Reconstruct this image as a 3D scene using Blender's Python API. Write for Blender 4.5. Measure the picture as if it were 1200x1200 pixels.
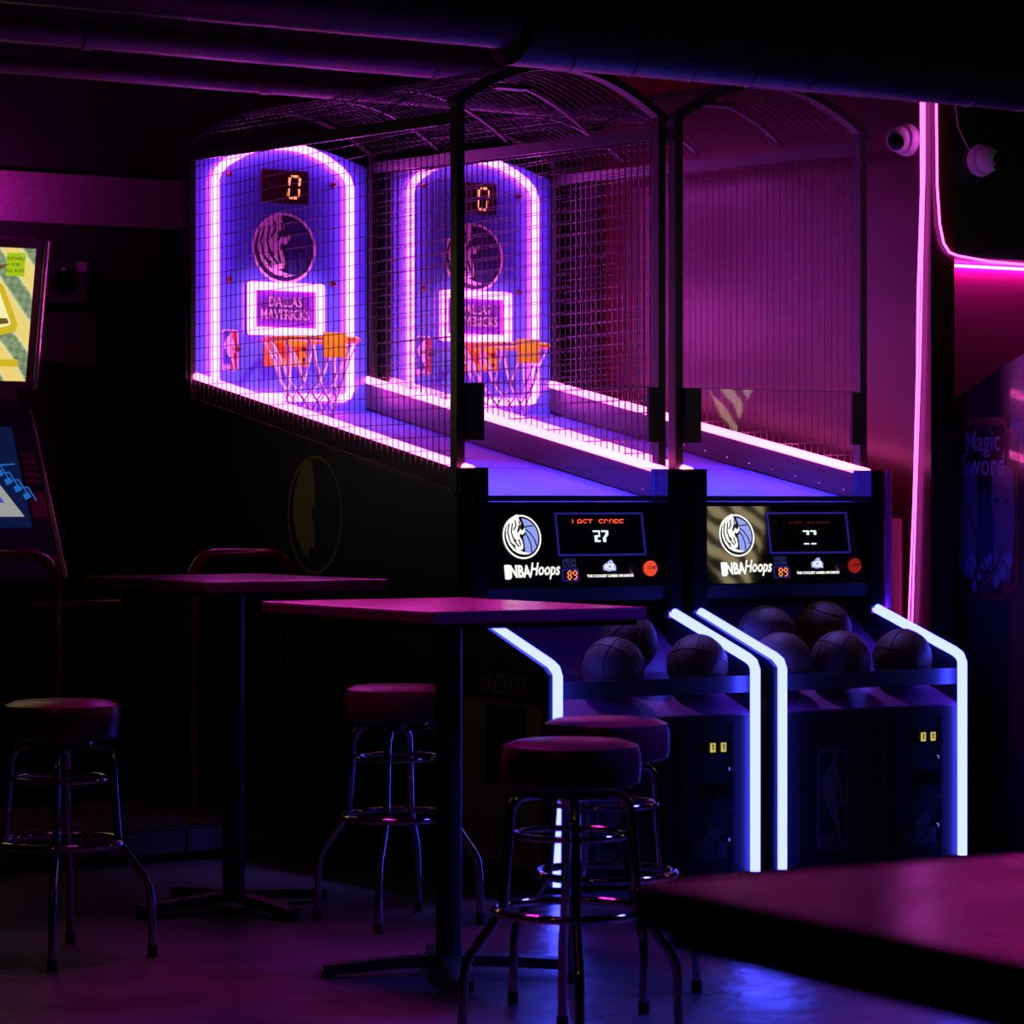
import bpy, bmesh, math, random
from mathutils import Vector, Matrix
random.seed(7)
for o in list(bpy.data.objects): bpy.data.objects.remove(o, do_unlink=True)
S = bpy.context.scene
COL = S.collection

# ------------------------------------------------------------------ camera, world, exposure
cam_d = bpy.data.cameras.new('camera'); cam = bpy.data.objects.new('camera', cam_d); COL.objects.link(cam)
cam.location = (-5.4865, -9.4146, 1.36)
cam.rotation_euler = (math.pi/2, 0, -math.atan(3500/5750))
cam_d.sensor_width = 36; cam_d.lens = 105; cam_d.shift_y = -10/1200
cam_d.clip_start = .05; cam_d.clip_end = 60
cam_d.dof.use_dof = True; cam_d.dof.focus_distance = 11.3; cam_d.dof.aperture_fstop = 8.5
S.camera = cam
w = bpy.data.worlds.new('world'); S.world = w; w.use_nodes = True
w.node_tree.nodes['Background'].inputs[0].default_value = (.02, .01, .05, 1)
w.node_tree.nodes['Background'].inputs[1].default_value = .02
S.view_settings.view_transform = 'Standard'; S.view_settings.look = 'None'
S.view_settings.exposure = 0; S.view_settings.gamma = 1; S.view_settings.use_curve_mapping = False
S.cycles.use_denoising = True; S.cycles.max_bounces = 6; S.cycles.transparent_max_bounces = 24
S.cycles.caustics_reflective = False; S.cycles.caustics_refractive = False
S.cycles.sample_clamp_indirect = 4

def area(name, loc, target, sx, sy, color, power, spread=math.pi):
    d = bpy.data.lights.new(name, 'AREA'); d.shape = 'RECTANGLE'; d.size = sx; d.size_y = sy
    d.color = color; d.energy = power; d.spread = spread
    o = bpy.data.objects.new(name, d); COL.objects.link(o); o.location = loc
    o.rotation_euler = (Vector(target)-Vector(loc)).to_track_quat('-Z', 'Y').to_euler()
    return o
area('table_magenta_fill', (-1.5, -1.0, 3.6), (-1.3, -2.0, 1.0), .6, .6, (1, .01, .6), 9, math.radians(60))  # added unseen fill light that brightens the table tops
area('violet_fill', (-3.4, -4.5, 3.5), (-2.4, -4.0, 0), .3, 2.0, (.9, .02, .75), .7)  # added unseen fill strip for the magenta tone around the tables
area('wall_magenta_lamp', (-1.0, 2.66, 2.60), (-.62, 2.95, 2.72), .06, .06, (.9, .02, .75), 1.1, math.radians(110))
area('ceiling_amber_lamp', (-5.2, -5.2, 3.3), (-2.2, -1.0, .8), .25, .25, (1, .62, .2), 1.3)
area('floor_blue_fill', (1.2, -3.4, 3.5), (-.35, -3.0, 0), .5, .5, (.08, .07, 1), 26, math.radians(60))  # added unseen fill, strengthens the blue neon glow on the floor

# ------------------------------------------------------------------ materials
def mat(name, col, rough=.5, metal=0, emit=None, est=1, coat=0, spec=.5, noise=None, bump=None):
    m = bpy.data.materials.new(name); m.use_nodes = True
    nt = m.node_tree; b = nt.nodes['Principled BSDF']
    b.inputs['Base Color'].default_value = (*col, 1)
    b.inputs['Roughness'].default_value = rough; b.inputs['Metallic'].default_value = metal
    b.inputs['Specular IOR Level'].default_value = spec
    b.inputs['Coat Weight'].default_value = coat; b.inputs['Coat Roughness'].default_value = .05
    if emit is not None:
        b.inputs['Emission Color'].default_value = (*emit, 1); b.inputs['Emission Strength'].default_value = est
    if noise or bump:
        tc = nt.nodes.new('ShaderNodeTexCoord')
    if noise:   # (scale, colour2, rough_low, rough_high)
        n = nt.nodes.new('ShaderNodeTexNoise'); n.inputs['Scale'].default_value = noise[0]; n.inputs['Detail'].default_value = 8
        nt.links.new(tc.outputs['Object'], n.inputs['Vector'])
        r = nt.nodes.new('ShaderNodeValToRGB'); r.color_ramp.elements[0].position = .35; r.color_ramp.elements[1].position = .65
        r.color_ramp.elements[0].color = (*col, 1); r.color_ramp.elements[1].color = (*noise[1], 1)
        nt.links.new(n.outputs['Fac'], r.inputs['Fac']); nt.links.new(r.outputs['Color'], b.inputs['Base Color'])
        mr = nt.nodes.new('ShaderNodeMapRange'); mr.inputs['From Min'].default_value = .3; mr.inputs['From Max'].default_value = .7
        mr.inputs['To Min'].default_value = noise[2]; mr.inputs['To Max'].default_value = noise[3]
        nt.links.new(n.outputs['Fac'], mr.inputs['Value']); nt.links.new(mr.outputs['Result'], b.inputs['Roughness'])
    if bump:
        n2 = nt.nodes.new('ShaderNodeTexNoise'); n2.inputs['Scale'].default_value = bump[0]; n2.inputs['Detail'].default_value = 6
        nt.links.new(tc.outputs['Object'], n2.inputs['Vector'])
        bp = nt.nodes.new('ShaderNodeBump'); bp.inputs['Strength'].default_value = bump[1]; bp.inputs['Distance'].default_value = bump[2] if len(bump) > 2 else .01
        nt.links.new(n2.outputs['Fac'], bp.inputs['Height']); nt.links.new(bp.outputs['Normal'], b.inputs['Normal'])
    return m
def emat(name, col, st=1):
    m = bpy.data.materials.new(name); m.use_nodes = True; nt = m.node_tree
    nt.nodes.clear(); e = nt.nodes.new('ShaderNodeEmission'); o = nt.nodes.new('ShaderNodeOutputMaterial')
    e.inputs[0].default_value = (*col, 1); e.inputs[1].default_value = st; nt.links.new(e.outputs[0], o.inputs[0]); return m
def glass(name, tint=(1, 1, 1), refl=1.0):
    m = bpy.data.materials.new(name); m.use_nodes = True; nt = m.node_tree; nt.nodes.clear()
    o = nt.nodes.new('ShaderNodeOutputMaterial'); t = nt.nodes.new('ShaderNodeBsdfTransparent'); g = nt.nodes.new('ShaderNodeBsdfGlossy')
    t.inputs[0].default_value = (*tint, 1); g.inputs['Roughness'].default_value = .02
    f = nt.nodes.new('ShaderNodeFresnel'); f.inputs[0].default_value = 1.45
    x = nt.nodes.new('ShaderNodeMixShader'); nt.links.new(f.outputs[0], x.inputs[0]); nt.links.new(t.outputs[0], x.inputs[1]); nt.links.new(g.outputs[0], x.inputs[2])
    nt.links.new(x.outputs[0], o.inputs[0]); return m
M = dict(
 floor=mat('polished_concrete', (.04, .04, .05), .35, noise=(1.1, (.075, .07, .085), .22, .48), bump=(9, .35, .02)),
 wall=mat('dark_wall_paint', (.018, .014, .018), .7, bump=(60, .2)),
 wallm=mat('partition_paint', (.08, .0012, .010), .32, noise=(3, (.066, .001, .008), .27, .38), bump=(30, .1)),
 ceil=mat('ceiling_paint', (.012, .01, .012), .9),
 black=mat('black_laminate', (.012, .012, .014), .45),
 blackg=mat('black_gloss', (.008, .008, .01), .12, coat=.5),
 steel=mat('black_powder_steel', (.02, .02, .022), .42, spec=.6),
 wire=mat('black_wire', (.03, .028, .03), .35, spec=.8),
 chrome=mat('chrome', (.45, .45, .47), .07, 1),
 vinyl=mat('black_vinyl', (.11, .02, .05), .32, bump=(120, .15, .003)),
 tabletop=mat('laminate_neon_tint', (.36, .015, .20), .22, noise=(7, (.42, .02, .24), .18, .26)),  # magenta neon reflection put into the base colour of the dark tops
 board=mat('blue_backboard', (.085, .20, .80), .35, coat=.4),
 field=mat('blue_playfield', (.045, .10, .90), .6),
 sideboard=mat('side_board', (.045, .04, .045), .35),
 pinkneon=emat('pink_neon', (16, 1.1, 13.5)),
 railneon=emat('rose_neon', (12, .9, 5.5)),
 blueneon=emat('ice_blue_neon', (.72, .86, 15)),
 rope=emat('magenta_rope', (4.4, .38, 3.8)), strand=emat('soffit_strand', (34, 1.0, 20)),
 redled=emat('red_led', (1.5, .13, .04)), whiteled=emat('white_led', (.85, 1.1, 1.05)),
 ledbox=mat('led_window', (.05, .008, .015), .15),
 orange=mat('orange_steel', (1, .50, .02), .4),
 net=mat('white_net', (.85, .8, .82), .7),
 white=mat('white_ink', (.75, .7, .72), .5), dark=mat('dark_ink', (.02, .015, .06), .4), navy=mat('navy_ink', (.03, .04, .22), .4),
 inkblue=mat('blue_ink', (.05, .06, .4), .5), inkred=mat('red_ink', (.5, .02, .03), .5),
 gold=mat('dull_gold_ink', (.34, .27, .12), .6), tan=mat('tan_ink', (.30, .17, .07), .6),
 litwhite=emat('backlit_white', (1, .97, .92), 1.1), litblue=emat('backlit_blue', (.30, .36, .9), 1.0),
 litdark=mat('backlit_dark', (.01, .014, .012), .3), purple=mat('lit_panel_purple', (.13, .04, .34), .4),
 pinktext=emat('pink_lettering', (1.1, .16, .85)), screenblue=emat('blue_outline', (.015, .012, .16)),
 startred=emat('start_lamp', (.85, .07, .03)), startdim=emat('dim_start_lamp', (.28, .012, .01)),
 dimred=mat('red_button', (.12, .01, .01), .25),
 ball=mat('rubber_ball', (.14, .06, .045), .55, bump=(260, .5, .002)), seam=mat('ball_seam', (.02, .018, .02), .5),
 clear=glass('clear_acrylic'), acrylic_edge=mat('acrylic_edge', (.5, .45, .6), .3),
 yellow=emat('coin_slot_yellow', (.55, .46, .10)), slotglyph=mat('slot_glyph', (.02, .02, .0), .5),
 camw=mat('camera_dome_white', (.75, .72, .75), .35), camb=mat('camera_lens_black', (.01, .01, .012), .08),
 pipe=mat('painted_pipe', (.13, .08, .11), .42), duct=mat('spiral_duct', (.05, .05, .06), .42, .0),
 cabside=mat('cabinet_side', (.035, .025, .045), .22, coat=.8), red=mat('red_enamel', (.22, .008, .01), .25, coat=.5),
 hardboard=mat('hardboard', (.30, .07, .10), .7), padtop=mat('dance_pad_steel', (.10, .07, .09), .3, .6, noise=(20, (.2, .12, .16), .2, .5)),
 padface=mat('dance_pad_front', (.16, .17, .30), .5), edge=mat('edge_trim', (.12, .11, .14), .2, .7),
)

# ------------------------------------------------------------------ mesh builder
class MB:
    def __init__(s): s.bm = bmesh.new()
    def box(s, x0, x1, y0, y1, z0, z1, bev=0):
        r = bmesh.ops.create_cube(s.bm, size=1)
        for v in r['verts']:
            v.co = Vector(((x0+x1)/2+v.co.x*(x1-x0), (y0+y1)/2+v.co.y*(y1-y0), (z0+z1)/2+v.co.z*(z1-z0)))
        if bev:
            es = list({e for v in r['verts'] for e in v.link_edges})
            bmesh.ops.bevel(s.bm, geom=es, offset=bev, segments=2, affect='EDGES', profile=.7)
        return s
    def tube(s, pts, r, n=8, closed=False, cap=True):
        pts = [Vector(p) for p in pts]; N = len(pts); rings = []
        rr = r if isinstance(r, (list, tuple)) else [r]*N
        up = None
        for i, p in enumerate(pts):
            if closed: t = (pts[(i+1) % N]-pts[i-1])
            else: t = pts[min(i+1, N-1)]-pts[max(i-1, 0)]
            t.normalize()
            if up is None:
                up = Vector((0, 0, 1)) if abs(t.z) < .9 else Vector((1, 0, 0))
            a = t.cross(up)
            if a.length < 1e-4: a = t.cross(Vector((0, 1, 0)))
            a.normalize(); b = a.cross(t).normalized(); up = b
            # mitre: widen at bends
            k = 1.0
            if 0 < i < N-1 and not closed:
                d0 = (pts[i]-pts[i-1]).normalized(); d1 = (pts[i+1]-pts[i]).normalized()
                k = 1/max(.5, math.cos(d0.angle(d1)/2)) if d0.length and d1.length else 1
                k = 1+(k-1)*.5
            rings.append([s.bm.verts.new(p+(a*math.cos(q)+b*math.sin(q))*rr[i]*k) for q in [2*math.pi*j/n for j in range(n)]])
        for i in range(N if closed else N-1):
            A, B = rings[i], rings[(i+1) % N]
            for j in range(n): s.bm.faces.new((A[j], A[(j+1) % n], B[(j+1) % n], B[j]))
        if cap and not closed:
            s.bm.faces.new(rings[0][::-1]); s.bm.faces.new(rings[-1])
        return s
    def bar(s, p, q, wx, wy=None, side=None):
        """rectangular bar from p to q: wx along `side`, wy across"""
        p, q = Vector(p), Vector(q); wy = wy or wx; t = (q-p).normalized()
        a = Vector(side) if side else (Vector((1, 0, 0)) if abs(t.x) < .9 else Vector((0, 1, 0)))
        a = (a-t*a.dot(t)).normalized(); b = t.cross(a)
        vs = [[s.bm.verts.new(c+a*i*wx/2+b*j*wy/2) for i, j in ((-1, -1), (1, -1), (1, 1), (-1, 1))] for c in (p, q)]
        for j in range(4): s.bm.faces.new((vs[0][j], vs[0][(j+1) % 4], vs[1][(j+1) % 4], vs[1][j]))
        s.bm.faces.new(vs[0][::-1]); s.bm.faces.new(vs[1]); return s
    def strip(s, pts, width, thick, wdir):
        """flat bar following pts; width along wdir"""
        pts = [Vector(p) for p in pts]; wd = Vector(wdir); N = len(pts); R = []
        for i, p in enumerate(pts):
            t = (pts[min(i+1, N-1)]-pts[max(i-1, 0)]).normalized(); nrm = t.cross(wd).normalized()
            R.append([s.bm.verts.new(p+wd*width/2*i_+nrm*thick/2*j_) for i_, j_ in ((-1, -1), (1, -1), (1, 1), (-1, 1))])
        for i in range(N-1):
            for j in range(4): s.bm.faces.new((R[i][j], R[i][(j+1) % 4], R[i+1][(j+1) % 4], R[i+1][j]))
        s.bm.faces.new(R[0][::-1]); s.bm.faces.new(R[-1]); return s
    def poly(s, pts, d):
        """extrude the 3D polygon by vector d"""
        d = Vector(d); A = [s.bm.verts.new(Vector(p)) for p in pts]; B = [s.bm.verts.new(Vector(p)+d) for p in pts]; n = len(A)
        s.bm.faces.new(A[::-1]); s.bm.faces.new(B)
        for j in range(n): s.bm.faces.new((A[j], A[(j+1) % n], B[(j+1) % n], B[j]))
        return s
    def ring2(s, outer, inner, d):
        d = Vector(d); n = len(outer)
        L = [[s.bm.verts.new(Vector(p)+k) for p in P] for P in (outer, inner) for k in (Vector(), d)]
        o0, o1, i0, i1 = L
        for j in range(n):
            k = (j+1) % n
            for q in ((o0[j], o0[k], o1[k], o1[j]), (i0[k], i0[j], i1[j], i1[k]), (o1[j], o1[k], i1[k], i1[j]), (o0[k], o0[j], i0[j], i0[k])): s.bm.faces.new(q)
        return s
    def lathe(s, prof, c=(0, 0, 0), n=32, axis='z'):
        c = Vector(c); rings = []
        for r, z in prof:
            rr = []
            for j in range(n):
                q = 2*math.pi*j/n; v = (r*math.cos(q), r*math.sin(q), z)
                if axis == 'y': v = (v[0], v[2], v[1])
                if axis == 'x': v = (v[2], v[0], v[1])
                rr.append(s.bm.verts.new(c+Vector(v)))
            rings.append(rr)
        for A, B in zip(rings, rings[1:]):
            for j in range(n): s.bm.faces.new((A[j], A[(j+1) % n], B[(j+1) % n], B[j]))
        s.bm.faces.new(rings[0][::-1]); s.bm.faces.new(rings[-1]); return s
    def sphere(s, c, r, n=24):
        r_ = bmesh.ops.create_uvsphere(s.bm, u_segments=n, v_segments=n//2, radius=r)
        for v in r_['verts']: v.co += Vector(c)
        return s
    def mesh(s, me):
        s.bm.from_mesh(me); return s
    def build(s, name, m, parent=None, smooth=False, loc=None):
        bmesh.ops.recalc_face_normals(s.bm, faces=s.bm.faces)
        me = bpy.data.meshes.new(name); s.bm.to_mesh(me); s.bm.free()
        if smooth:
            for p in me.polygons: p.use_smooth = True
            try: me.set_sharp_from_angle(angle=math.radians(40))
            except Exception: pass
        me.materials.append(M[m] if isinstance(m, str) else m)
        o = bpy.data.objects.new(name, me); COL.objects.link(o)
        if loc: o.location = loc
        if parent: o.parent = parent
        return o
def tag(o, label, cat, group=None):
    o['label'] = label; o['category'] = cat
    if group: o['group'] = group
    return o
def thing(name, label, cat, loc=(0, 0, 0), rz=0, group=None):
    o = bpy.data.objects.new(name, None); COL.objects.link(o); o.location = loc; o.rotation_euler = (0, 0, rz)
    o.empty_display_size = .1
    return tag(o, label, cat, group)
def struct(o): o['kind'] = 'structure'; return o
def kids(o): return [c for c in bpy.data.objects if c.parent == o]
def dup(o, parent=None):
    ch = kids(o); c = o.copy(); COL.objects.link(c)
    if parent: c.parent = parent
    for k in ch: dup(k, c)
    return c

class Pl:
    """a drawing plane: origin, u (right), v (up); shapes are raised along n towards the viewer"""
    def __init__(s, o, u, v): s.o = Vector(o); s.u = Vector(u).normalized(); s.v = Vector(v).normalized(); s.n = s.u.cross(s.v)
    def at(s, a, b, h=0): return s.o+s.u*a+s.v*b+s.n*h
    def poly(s, mb, pts, h=.001, t=.001): return mb.poly([s.at(a, b, h) for a, b in pts], s.n*t)
    def rect(s, mb, a0, a1, b0, b1, h=.001, t=.001): return s.poly(mb, [(a0, b0), (a1, b0), (a1, b1), (a0, b1)], h, t)
    def rrect(s, a0, a1, b0, b1, r, k=5):
        P = []
        for cx, cy, q0 in ((a1-r, b1-r, 0), (a0+r, b1-r, 90), (a0+r, b0+r, 180), (a1-r, b0+r, 270)):
            for i in range(k+1):
                q = math.radians(q0+90*i/k); P.append((cx+r*math.cos(q), cy+r*math.sin(q)))
        return P
    def frame(s, mb, a0, a1, b0, b1, r, wdt, h=.001, t=.001):
        A = s.rrect(a0, a1, b0, b1, r); B = s.rrect(a0+wdt, a1-wdt, b0+wdt, b1-wdt, max(r-wdt, .001))
        return mb.ring2([s.at(a, b, h) for a, b in A], [s.at(a, b, h) for a, b in B], s.n*t)
    def circ(s, a, b, r, n=40, sy=1): return [(a+r*math.cos(2*math.pi*i/n), b+sy*r*math.sin(2*math.pi*i/n)) for i in range(n)]
    def annulus(s, mb, a, b, r0, r1, h=.001, t=.001, n=48):
        return mb.ring2([s.at(x, y, h) for x, y in s.circ(a, b, r0, n)], [s.at(x, y, h) for x, y in s.circ(a, b, r1, n)], s.n*t)
    def line(s, mb, pts, wd, h=.001, t=.001):
        for (a, b), (c, d) in zip(pts, pts[1:]):
            L = math.hypot(c-a, d-b)
            if L < 1e-6: continue
            nx, ny = -(d-b)/L*wd/2, (c-a)/L*wd/2
            s.poly(mb, [(a+nx, b+ny), (a-nx, b-ny), (c-nx, d-ny), (c+nx, d+ny)], h, t)
        return mb
    def text(s, mb, txt, a, b, size, h=.001, t=.001, sx=1, shear=0, align='CENTER', bold=0, spacing=1):
        cu = bpy.data.curves.new('lettering', 'FONT'); cu.body = txt; cu.size = size; cu.align_x = align; cu.align_y = 'CENTER'
        cu.shear = shear; cu.extrude = t/2; cu.offset = bold; cu.resolution_u = 2; cu.space_character = spacing
        ob = bpy.data.objects.new('lettering', cu); COL.objects.link(ob)
        bpy.context.view_layer.update()
        me = bpy.data.meshes.new_from_object(ob.evaluated_get(bpy.context.evaluated_depsgraph_get()))
        bpy.data.objects.remove(ob, do_unlink=True)
        for v in me.vertices: v.co = s.at(a+v.co.x*sx, b+v.co.y, h+t/2+v.co.z)
        mb.mesh(me); bpy.data.meshes.remove(me); return mb

F5 = {'L': '10000 10000 10000 10000 10000 10000 11111', 'A': '01110 10001 10001 11111 10001 10001 10001', 'S': '01111 10000 10000 01110 00001 00001 11110',
      'T': '11111 00100 00100 00100 00100 00100 00100', 'C': '01110 10001 10000 10000 10000 10001 01110', 'O': '01110 10001 10001 10001 10001 10001 01110',
      'R': '11110 10001 10001 11110 10100 10010 10001', 'E': '11111 10000 10000 11110 10000 10000 11111', '2': '11111 00001 00001 01111 01100 01100 01111',
      '7': '11111 00011 00011 00110 01100 01100 01100', ' ': '00000 00000 00000 00000 00000 00000 00000'}
def dots(pl, mb, txt, a, b, px, rows, h=.001, fill=.86):
    W = len(txt)*6-1
    for i, c in enumerate(txt):
        for r, row in enumerate(F5[c].split()):
            if r not in rows: continue
            for k, v in enumerate(row):
                if v == '1':
                    x = a+(i*6+k-W/2)*px; y = b+(3-r)*px
                    pl.rect(mb, x, x+px*fill, y, y+px*fill, h, .0008)
SEG = {'0': 'abcdef', '8': 'abcdefg', '9': 'abcdfg', '4': 'bcfg'}
def seg7(pl, mb, ch, a, b, w_, h_, t, h=.001, slant=.1):
    q = {'a': ((0, h_), (w_, h_)), 'b': ((w_, h_), (w_, h_/2)), 'c': ((w_, h_/2), (w_, 0)), 'd': ((0, 0), (w_, 0)), 'e': ((0, h_/2), (0, 0)), 'f': ((0, h_), (0, h_/2)), 'g': ((0, h_/2), (w_, h_/2))}
    for c in SEG[ch]:
        (x0, y0), (x1, y1) = q[c]; dx, dy = (x1-x0), (y1-y0); L = math.hypot(dx, dy); dx, dy = dx/L*t*.65, dy/L*t*.65
        pl.line(mb, [(a+x0+dx+(y0+dy)*slant, b+y0+dy), (a+x1-dx+(y1-dy)*slant, b+y1-dy)], t, h)

HORSE = [(-.16, 1.06), (-.45, .93), (-.70, .66), (-.84, .30), (-.86, -.05), (-.74, -.38), (-.55, -.62), (-.28, -.77), (.05, -.83), (.36, -.76), (.05, -.72), (-.2, -.62), (-.02, -.58), (.02, -.42),
         (-.02, -.15), (-.14, .02), (-.10, .16), (.02, .10), (.14, .18), (.2, .34), (.12, .55), (0, .68), (-.06, .85)]
def horse_logo(pl, a, b, r, parent, mw, md, mball, name='horse_emblem', h=.001, ballseam=None, outline=True):
    mb = MB(); pl.poly(mb, pl.circ(a, b, r*.985), h, .0008); root = mb.build(name, md, parent)
    mb = MB()
    if outline: pl.annulus(mb, a, b, r, r*.925, h+.0009)
    pl.poly(mb, [(a+x*r*.97, b+y*r*.97) for x, y in HORSE], h+.0012, .0008)
    mb.build('horse_head', mw, root)
    mb = MB()
    P = [(.16, .34), (.08, .62), (.02, .80)] + [(.84*math.cos(q), .84*math.sin(q)) for q in [math.radians(84-i*9) for i in range(19)]] + [(.10, -.70), (.10, -.3), (.06, 0), (.2, .12)]
    pl.poly(mb, [(a+x*r, b+y*r) for x, y in P], h+.001, .0008); mb.build('basketball_half', mball, root)
    mb = MB()
    for L in ([(.1, .42), (.35, .48), (.62, .5)], [(.18, .36), (.42, .18), (.62, -.1), (.72, -.42)], [(.14, .2), (.32, -.05), (.42, -.35), (.42, -.7)]):
        pl.line(mb, [(a+x*r, b+y*r) for x, y in L], r*.055, h+.0021)
    for L in ([(-.62, .6), (-.74, .2), (-.66, -.2), (-.4, -.55)], [(-.45, .62), (-.55, .2), (-.42, -.2), (-.2, -.45)], [(-.1, .72), (-.04, .45), (-.22, .2), (-.12, .5), (.05, .3)],
              [(-.5, -.05), (-.32, -.2)], [(-.2, -.1), (-.12, -.4)], [(-.6, -.3), (-.4, -.42)], [(-.3, .75), (-.28, .5), (-.42, .3)]):
        pl.line(mb, [(a+x*r, b+y*r) for x, y in L], r*.06, h+.0021)
    pl.poly(mb, [(a+x*r, b+y*r) for x, y in ((-.12, .86), (.06, .8), (.16, .5), (.1, .3), (-.02, .42), (.0, .62))], h+.0021, .0008)
    mb.build('emblem_lines', md, root)
    return root
PLAYER = [(.52, .96), (.60, .97), (.66, .92), (.64, .86), (.60, .83), (.66, .78), (.74, .70), (.80, .60), (.84, .54), (.82, .50), (.77, .53), (.70, .62), (.64, .64), (.62, .52), (.66, .40), (.72, .26), (.78, .10), (.86, .06),
          (.84, .03), (.72, .04), (.66, .20), (.52, .30), (.36, .40), (.26, .50), (.16, .56), (.08, .66), (.12, .62), (.22, .74), (.34, .82), (.48, .85), (.48, .91)]
def league_logo(pl, a0, a1, b0, b1, parent, mw='white', mb_='inkblue', mr='inkred', h=.001):
    w_, h_ = a1-a0, b1-b0; r = w_*.2
    mb = MB(); pl.poly(mb, pl.rrect(a0, a1, b0, b1, r), h, .0006); root = mb.build('league_emblem', mw, parent)
    f = w_*.07
    R = pl.rrect(a0+f, a1-f, b0+f, b1-f, r*.8)
    mb = MB(); pl.poly(mb, [p if p[0] < a0+w_*.55 else (a0+w_*.55, p[1]) for p in R], h+.0007, .0004); mb.build('blue_field', mb_, root)
    mb = MB(); pl.poly(mb, [p if p[0] > a0+w_*.55 else (a0+w_*.55, p[1]) for p in R], h+.0007, .0004); mb.build('red_field', mr, root)
    mb = MB(); pl.poly(mb, [(a0+x*w_, b0+y*h_) for x, y in PLAYER], h+.0012, .0006)
    pl.poly(mb, pl.circ(a0+.80*w_, b0+.47*h_, w_*.11, 20), h+.0012, .0006)
    pl.text(mb, 'NBA', a0+.34*w_, b0+.10*h_, w_*.36, h+.0012, .0006, sx=.75, bold=.0006)
    mb.build('player_silhouette', mw, root)
    return root
def block_logo(pl, a, b, s, parent, mface, mtxt, h=.001, name='maker_emblem'):
    mb = MB(); pl.poly(mb, [(a+x*s, b+y*s) for x, y in ((-1, -.45), (-1, .25), (-.75, .25), (-.7, .45), (-.45, .4), (-.2, .7), (.25, .95), (.55, .8), (.6, .3), (1.0, .2), (.95, -.55), (.3, -.5), (.2, -.6), (-.4, -.6), (-.6, -.45))], h, .001)
    root = mb.build(name, mface, parent)
    mb = MB(); pl.text(mb, 'ICE', a, b-.02*s, s*1.05, h+.0012, .0008, sx=1.0, bold=.0008); mb.build('lettering', mtxt, root); return root

# ------------------------------------------------------------------ the room
RX0, RX1, RY0, RY1, CZ = -8.5, 5.2, -11.5, 2.95, 3.75
struct(MB().box(RX0, RX1, RY0, RY1, -.1, 0).build('floor', 'floor'))
struct(MB().box(RX0, RX1, RY0, RY1, CZ, CZ+.1).build('ceiling', 'ceil'))
struct(MB().box(RX0, RX1, RY1, RY1+.1, 0, CZ).build('wall_back', 'wall'))
struct(MB().box(RX0-.1, RX0, RY0, RY1, 0, CZ).build('wall_left', 'wall'))
struct(MB().box(RX1, RX1+.1, RY0, RY1, 0, CZ).build('wall_right', 'wall'))
struct(MB().box(RX0, RX1, RY0-.1, RY0, 0, CZ).build('wall_front', 'wall'))
struct(MB().box(2.10, 2.22, -.15, RY1, 0, CZ).build('wall_partition', 'wallm'))
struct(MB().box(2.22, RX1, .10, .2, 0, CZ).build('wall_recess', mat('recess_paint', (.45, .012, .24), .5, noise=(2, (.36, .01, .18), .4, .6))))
struct(MB().box(2.22, RX1, -.15, .10, 2.345, CZ).build('wall_soffit', 'black'))
t = MB().box(-4.6, -.82, RY1-.03, RY1, 2.60, 2.82).box(-.81, 2.0, RY1-.03, RY1, 2.60, 2.82)
struct(t.build('trim_1', mat('wall_board', (.42, .30, .38), .35, noise=(60, (.30, .2, .27), .25, .5))))

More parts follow.
